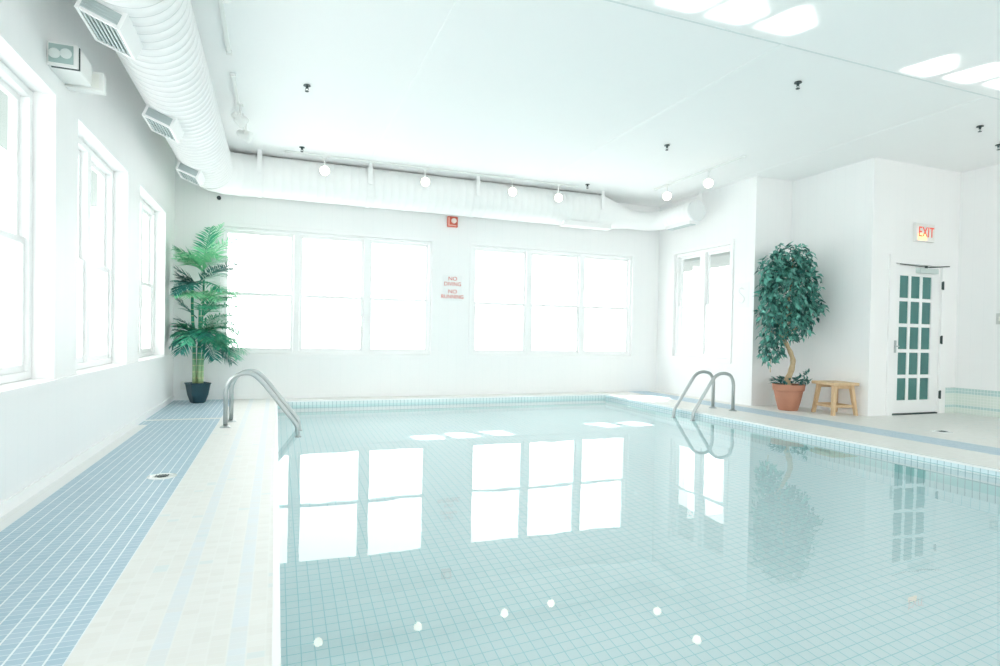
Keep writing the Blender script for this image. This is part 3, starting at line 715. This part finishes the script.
# ------------------------------------------------------------------ wooden stool
st = empty('wooden_stool', (7.23, 5.94, 0), math.radians(-11)); tag(st, 'low pale wooden stool against the wall right of the ficus', 'stool')
SU, SV, SH = .20, .215, .445
bm = nb(); box(bm, (-SU, -SV, SH-.042), (SU, SV, SH), .008); link('seat', bm, M_WOOD, st)
for sx in (-1, 1):
    for sy in (-1, 1):
        bm = nb(); tp = Vector((sx*(SU-.07), sy*(SV-.07), SH-.04)); bt = Vector((sx*(SU-.025), sy*(SV-.025), 0))
        prev = None
        for p, h in ((bt, .020), (tp, .025)):
            R = [bm.verts.new(p+Vector((a*h, b*h, 0))) for a, b in ((-1, -1), (1, -1), (1, 1), (-1, 1))]
            if prev: bridge(bm, prev, R); bm.faces.new(R)
            else: bm.faces.new(R[::-1])
            prev = R
        link('leg', bm, M_WOOD, st)
for s in (-1, 1):
    bm = boxes(((-SU+.05, s*(SV-.045)-.012, .105), (SU-.05, s*(SV-.045)+.012, .14)), bev=.003); link('stretcher', bm, M_WOOD, st)
    bm = boxes(((s*(SU-.045)-.012, -SV+.05, .10), (s*(SU-.045)+.012, SV-.05, .135)), bev=.003); link('stretcher', bm, M_WOOD, st)
    bm = boxes(((-SU+.06, s*(SV-.065)-.010, SH-.085), (SU-.06, s*(SV-.065)+.010, SH-.042)), bev=.002); link('apron', bm, M_WOOD, st)

# ------------------------------------------------------------------ plants
def leaf_blade(bm, base, d, nrm, L, W, fold=.25):
    """pointed folded leaf, six vertices"""
    d = d.normalized(); s = d.cross(nrm).normalized(); n_ = s.cross(d).normalized()
    v = [bm.verts.new(p) for p in (base, base+d*L*.45+s*W/2+n_*W*fold, base+d*L*.45-s*W/2+n_*W*fold, base+d*L-n_*L*.10, base+d*L*.45)]
    bm.faces.new((v[0], v[1], v[4])); bm.faces.new((v[0], v[4], v[2])); bm.faces.new((v[1], v[3], v[4])); bm.faces.new((v[4], v[3], v[2]))
fic = empty('potted_ficus', (6.90, 6.42, 0)); tag(fic, 'bushy dark green ficus with bent trunk in a terracotta pot', 'potted plant')
bm = nb(); lathe(bm, [(.122, 0), (.132, .01), (.168, .15), (.190, .265), (.194, .28), (.206, .285), (.211, .30), (.218, .365), (.214, .375), (.198, .375), (.192, .33)], 40)
link('pot', bm, M_TERRA, fic, True)
bm = nb(); lathe(bm, [(.190, .325), (.190, .345), (.12, .36), (.02, .362)], 28); link('soil', bm, M_SOIL, fic)
RV = Vector((rv.x, rv.y, 0)).normalized()
tr_ = [(.00, 0, .34), (-.02, 0, .42), (.03, .0, .56), (.055, 0, .70), (.02, 0, .82), (-.04, 0, .94), (-.10, 0, 1.08), (-.10, 0, 1.25), (-.04, 0, 1.5), (0, 0, 1.85), (.02, 0, 2.2)]
tr_ = [RV*a+Vector((0, b, z)) for a, b, z in tr_]
tp = smooth_path(tr_, 5); nn = len(tp)
bm = nb(); tube(bm, tp, [.046-.036*i/nn+.003*math.sin(i*1.3) for i in range(nn)], 14); link('trunk', bm, M_BARK, fic, True)
bm = nb()
for k in range(9):
    i = int(nn*(.55+.4*k/16)); p = tp[min(i, nn-1)]; a = k*2.4
    q = p+Vector((math.cos(a), math.sin(a), .5))*.13; w = q+Vector((math.cos(a+.4), math.sin(a+.4), .4))*.08
    tube(bm, [p, q, w], [.012, .008, .004], 6)
link('branch', bm, M_BARK, fic)
bm = nb(); r_ = random.Random(11)
crown = [((-.03, 0, 1.74), (.385, .36, .64), 1000), ((-.03, 0, 1.74), (.30, .28, .5), 350), ((.04, 0, 2.16), (.26, .24, .25), 190), ((-.26, 0, 1.98), (.20, .2, .27), 170), ((.19, 0, 1.55), (.21, .2, .36), 220),
         ((.38, -.03, 1.49), (.08, .08, .11), 36), ((-.26, 0, .86), (.16, .15, .17), 140), ((-.22, 0, 1.12), (.19, .17, .2), 130), ((.05, 0, 1.22), (.24, .2, .2), 160), ((-.30, 0, 1.5), (.16, .2, .3), 150), ((-.20, .0, 2.32), (.04, .04, .07), 14)]
def safe(w): return w.x < X2-.03 and w.y < Y1-.03
for c, rr, num in crown:
    C = RV*c[0]+Vector((0, c[1], c[2]))
    k = 0
    while k < num:
        z = r_.uniform(-1, 1); a = r_.uniform(0, 2*PI); q = math.sqrt(1-z*z); s = r_.uniform(.55, 1.05)
        nd = Vector((q*math.cos(a), q*math.sin(a), z))
        p = C+RV*nd.x*rr[0]*s+Vector((-RV.y, RV.x, 0))*nd.y*rr[1]*s+Vector((0, 0, nd.z*rr[2]*s)); k += 1
        d = (nd*.6+Vector((r_.gauss(0, .6), r_.gauss(0, .6), -.75+r_.gauss(0, .4)))).normalized()
        L = r_.uniform(.08, .125)
        if not safe(p+fic.location) or not safe(p+d*L+fic.location): continue
        leaf_blade(bm, p, d, (nd+Vector((r_.gauss(0, .4), r_.gauss(0, .4), .6))).normalized(), L, L*.46)
linkn('foliage', bm, M_FICUS, fic)
bm = nb(); tube(bm, [RV*-.26+Vector((0, 0, .80)), RV*-.275+Vector((0, 0, .66)), RV*-.268+Vector((0, 0, .54))], [.006, .005, .008], 6); link('hanging_twig', bm, M_BARK, fic)
bm = nb()
for k in range(95):
    a = r_.uniform(0, 2*PI); q = r_.uniform(.06, .20); p = Vector((q*math.cos(a), q*math.sin(a), .36+r_.uniform(.0, .10)*(1.2-q*2)))
    d = Vector((math.cos(a), math.sin(a), r_.uniform(-.1, .9))).normalized(); leaf_blade(bm, p, d, Vector((0, 0, 1)), r_.uniform(.07, .12), .04)
for k in range(26):
    t = r_.uniform(0, 1); p = RV*(.19+.14*t)+Vector((0, r_.uniform(-.05, .05), .40+.06*math.sin(t*3)-.03*t)); leaf_blade(bm, p, Vector((r_.gauss(.3, .5), r_.gauss(0, .5), r_.gauss(0, .4))), Vector((0, -.3, 1)), .075, .036)
for k in range(16):
    t = r_.uniform(0, 1); p = RV*(.10+.18*t)+Vector((0, 0, .42+.12*t)); leaf_blade(bm, p, Vector((r_.gauss(.3, .4), r_.gauss(0, .4), r_.gauss(.5, .4))), Vector((0, -.3, 1)), .08, .034)
linkn('ground_cover', bm, M_UNDER, fic)

pm = empty('potted_palm', (-1.0, 8.99, 0)); tag(pm, 'tall feathery green palm in a dark teal pot by the far corner', 'potted plant')
bm = nb(); prev = None                                     # square tapered pot with rounded corners
def rsq(h, r, z, n_=5):
    out = []
    for cx0, cy0, a0 in ((h-r, h-r, 0), (-h+r, h-r, 90), (-h+r, -h+r, 180), (h-r, -h+r, 270)):
        for k in range(n_): a = math.radians(a0+90*k/(n_-1)); out.append((cx0+r*math.cos(a), cy0+r*math.sin(a), z))
    return out
rot = Matrix.Rotation(math.radians(28), 4, 'Z')
for h, r, z in [(.070, .03, .0), (.080, .03, .01), (.108, .035, .11), (.128, .035, .255), (.134, .035, .26), (.136, .035, .275), (.122, .03, .275), (.116, .025, .24)]:
    R = [bm.verts.new(rot @ Vector(p)) for p in rsq(h, r, z)]
    if prev: bridge(bm, prev, R)
    else: bm.faces.new(R[::-1])
    prev = R
bm.faces.new(prev); link('pot', bm, M_TEALPOT, pm)
bm = nb(); lathe(bm, [(.108, .240), (.108, .252), (.05, .262)], 20); link('soil', bm, M_SOIL, pm)
canes = [((-.045, 0), (-.075, 0), 1.36, .026), ((.0, .02), (.01, .03), 1.0, .024), ((.05, -.01), (.085, -.02), .90, .020), ((.02, -.035), (.06, -.03), 1.56, .018)]
for (b, t, h, r) in canes:
    bm = nb(); pth = smooth_path([(b[0], b[1], .27), (b[0]*.8+t[0]*.2, b[1], .27+h*.35), (t[0], t[1], .27+h*.7), (t[0]*1.05, t[1], .27+h)], 5)
    tube(bm, pth, [r*(1-.4*i/len(pth)) for i in range(len(pth))], 12); link('cane', bm, M_CANE, pm, True)
def frond(base, az, elev, length, droop, mi, seed, nl=20, wide=.28, leafw=.020, start=.14):
    """one feather leaf: arching midrib with two ranks of pointed leaflets (az measured from the view's right-hand side)"""
    rr = random.Random(seed); bm = nb()
    D = (RV*math.cos(az)+Vector((-RV.y, RV.x, 0))*math.sin(az))
    pts = []; p = Vector(base); e = elev; N = 22
    for i in range(N+1):
        pts.append(p.copy()); p = p+(D*math.cos(e)+Vector((0, 0, math.sin(e))))*(length/N); e -= droop/N
    inside_room = [w for w in pts if w.x > XL+.04-pm.location.x and w.y < YB-.04-pm.location.y]
    N = max(2, len(inside_room)-1); pts = inside_room
    tube(bm, pts, [.0075*(1-.8*i/N)+.0015 for i in range(N+1)], 6)
    for k in range(nl):
        t = start+(1-start)*(k+.5)/nl; f = t*N; i = min(int(f), N-1); q = pts[i].lerp(pts[i+1], f-i); tang = (pts[i+1]-pts[i]).normalized()
        side = D.cross(Vector((0, 0, 1))).normalized(); up = side.cross(tang).normalized()
        Ll = wide*(math.sin(PI*min(1, (t-start)/(1-start)*.80+.16))**.7)*rr.uniform(.85, 1.1)
        for s in (-1, 1):
            d = (side*s*.80+tang*.75+up*rr.uniform(.05, .35)-Vector((0, 0, 1))*rr.uniform(.05, .35)).normalized()
            sd = d.cross(up).normalized()*leafw*.5
            a0, a1, a2 = q, q+d*Ll*.45, q+d*Ll-Vector((0, 0, 1))*Ll*.12
            ok = lambda w: w.x > XL+.04-pm.location.x and w.y < YB-.04-pm.location.y
            if not ok(a0): continue
            for cut_ in (.8, .6, .4, .25, .12):
                if ok(a1) and ok(a2): break
                a1 = q+d*Ll*.45*cut_; a2 = q+d*Ll*cut_
            if not (ok(a1) and ok(a2)): continue
            v = [bm.verts.new(w) for w in (a0-sd*.4, a0+sd*.4, a1+sd, a1-sd, a2)]
            bm.faces.new((v[0], v[1], v[2], v[3])); bm.faces.new((v[3], v[2], v[4]))
    return linkn('frond', bm, M_PALM[mi], pm)
rad = math.radians
H1, H2, H3 = (.05, -.02, 1.80), (-.03, 0, 1.62), (.0, 0, .90)
FR = [ # top tier
 (H1, 178, 52, .62, 100, 1), (H1, 165, 40, .58, 95, 2), (H1, 200, 30, .50, 80, 2), (H1, 55, 74, .60, 25, 2), (H1, 75, 80, .52, 20, 1), (H1, 15, 60, .56, 65, 2), (H1, 5, 35, .52, 90, 3), (H1, 255, 45, .42, 85, 2), (H1, 300, 50, .44, 75, 2), (H1, 225, 60, .40, 90, 2), (H1, 330, 45, .42, 80, 2),
 # second tier
 (H2, 178, 42, .58, 70, 0), (H2, 190, 24, .58, 65, 0), (H2, 205, 8, .52, 60, 0), (H2, 232, -8, .46, 50, 0), (H2, 262, 0, .40, 70, 0), (H2, 6, 30, .62, 40, 0), (H2, 0, 22, .86, 78, 3), (H2, 330, 10, .48, 70, 1), (H2, 345, 36, .52, 60, 0), (H2, 285, 12, .40, 80, 0), (H2, 172, 10, .50, 70, 0),
 ((.03, 0, 1.42), 285, 30, .42, 95, 2), ((.03, 0, 1.42), 350, 35, .50, 85, 2), ((.03, 0, 1.40), 255, 30, .40, 90, 2), ((-.02, 0, 1.16), 178, 42, .52, 0, 0), ((.05, 0, 1.32), 15, 25, .66, 60, 3), ((.03, 0, 1.36), 320, 35, .42, 100, 2), ((.03, 0, 1.36), 20, 40, .45, 90, 2),
 # lower tier
 (H3, 180, 38, .58, 95, 0), (H3, 195, 48, .58, 120, 1), (H3, 188, 14, .54, 75, 0), (H3, 168, 60, .48, 95, 0), (H3, 215, 24, .48, 95, 0), (H3, 205, 0, .46, 70, 0), (H3, 240, 34, .44, 105, 1), (H3, 280, 38, .44, 115, 1), (H3, 265, 10, .40, 90, 0),
 (H3, 310, 40, .50, 105, 1), (H3, 335, 32, .55, 90, 1), (H3, 355, 48, .56, 85, 1), (H3, 10, 62, .54, 80, 1), (H3, 0, 18, .58, 60, 1), (H3, 340, 8, .54, 70, 0), (H3, 25, 42, .50, 90, 1), (H3, 5, 34, .74, 55, 3), (H3, 350, 50, .68, 70, 3), (H3, 325, 12, .50, 65, 1),
 (H3, 192, 20, .60, 110, 0), (H3, 183, 30, .66, 120, 0), (H3, 222, 5, .50, 90, 0), (H3, 318, -5, .52, 60, 0), (H3, 345, -8, .55, 60, 0), (H3, 20, 20, .62, 90, 1), (H3, 8, 5, .62, 70, 1),
 ((.02, 0, .95), 300, 20, .46, 80, 0), ((.04, 0, .95), 345, 25, .56, 75, 1), ((.0, 0, .95), 200, 25, .50, 80, 1), ((.05, 0, 1.18), 340, 55, .50, 95, 1), ((.05, 0, 1.18), 10, 40, .52, 90, 1), ((.05, 0, 1.18), 305, 40, .46, 95, 1),
]
for i, (b, az, el, L, dr, mi) in enumerate(FR):
    # leaves on the wall side lean out into the room, away from the corner
    frond(b, rad(az+(38 if 150 < az < 215 else -26 if az < 40 else 0)), rad(el+4), L*(1.42 if 150 < az < 215 else 1.22), rad(dr*(.95 if b == H3 else .72)), mi, i+3)

# ------------------------------------------------------------------ light
w = bpy.data.worlds.new('world'); scene.world = w; w.use_nodes = True
bg = w.node_tree.nodes['Background']; bg.inputs[0].default_value = (1.0, .982, .978, 1); bg.inputs[1].default_value = 5.0
def portal(loc, sx, sy, rot):
    l = bpy.data.lights.new('daylight_portal', 'AREA'); l.shape = 'RECTANGLE'; l.size = sx; l.size_y = sy; l.cycles.is_portal = True
    o = bpy.data.objects.new('daylight_portal', l); COL.objects.link(o); o.location = loc; o.rotation_euler = rot
for a, b in LWIN: portal((XL-T-.03, (a+b)/2, (ZS+ZT)/2), ZT-ZS, b-a, (0, -PI/2, 0))
for a, b in (WA, WB): portal(((a+b)/2, YB+T+.03, (ZS+ZT)/2), b-a, ZT-ZS, (-PI/2, 0, 0))
portal((X1+.24, (W6[0]+W6[1])/2, 1.6), 1.83, W6[1]-W6[0], (0, PI/2, 0))
for a, b in FW: portal(((a+b)/2, YF-T-.03, 1.7), b-a, 3.0, (PI/2, 0, 0))
portal((X3+.24, -2.3, 1.75), 2.5, 3.2, (0, PI/2, 0))

# added narrow lamps imitate low sun patches and their bounce off the water
SUN = Vector((.62, -1., -1.05)).normalized(); SUNP = Vector((.55, -1., -1.18)).normalized()
def beam(name, at, d, sx, sy, power, back):
    l = bpy.data.lights.new(name, 'AREA'); l.shape = 'RECTANGLE'; l.size = sx; l.size_y = sy; l.energy = power; l.spread = math.radians(1.5 if name == 'glint_stand_in' else .9); l.color = (1, .99, .96)
    o = bpy.data.objects.new(name, l); COL.objects.link(o)
    d = d.normalized(); X = Vector((1, 0, 0)); X = (X-d*X.dot(d)).normalized(); Z = -d; Y = Z.cross(X)
    p = Vector(at)-d*back
    o.matrix_world = Matrix(((X.x, Y.x, Z.x, p.x), (X.y, Y.y, Z.y, p.y), (X.z, Y.z, Z.z, p.z), (0, 0, 0, 1)))
GL, BM, BMW = 2.8, 4.5, 850.
PATCH = ((1.80, 7.15), (2.26, 7.2), (2.72, 7.2), (4.40, 7.35), (4.92, 7.3))
UPB = Vector((SUN.x, SUN.y, -SUN.z))   # the mirrored direction
for x, y in ((2.82, 3.45), (3.27, 3.45), (3.74, 3.43), (5.50, 3.50), (6.00, 3.45), (6.48, 3.40)):
    P = Vector((x, y, ZC)); k = (ZC-ZW-.01)/UPB.z
    beam('glint_stand_in', P-UPB*k, UPB, .30, .30, GL, 0)  # unseen upward lamp at the water, added to lay a ceiling patch
for x, y in PATCH:
    beam('sun_stand_in', (x, y, -1.30), SUNP, .30, .26, BMW, 4.4)  # unseen lamp outside the far windows, added to lay a floor patch
for x, y in ((5.62, 8.5), (5.95, 8.35), (5.60, 8.0)):
    beam('sun_stand_in', (x, y, 0), SUN, .34, .28, BM, 2.6)
hl = bpy.data.lights.new('hall_fill_light', 'POINT'); hl.energy = 22.; hl.shadow_soft_size = .12  # unseen point light added so the hallway colours show through the door
ho = bpy.data.objects.new('hall_fill_light', hl); COL.objects.link(ho); ho.location = (8.4, Y2+.8, 2.45)
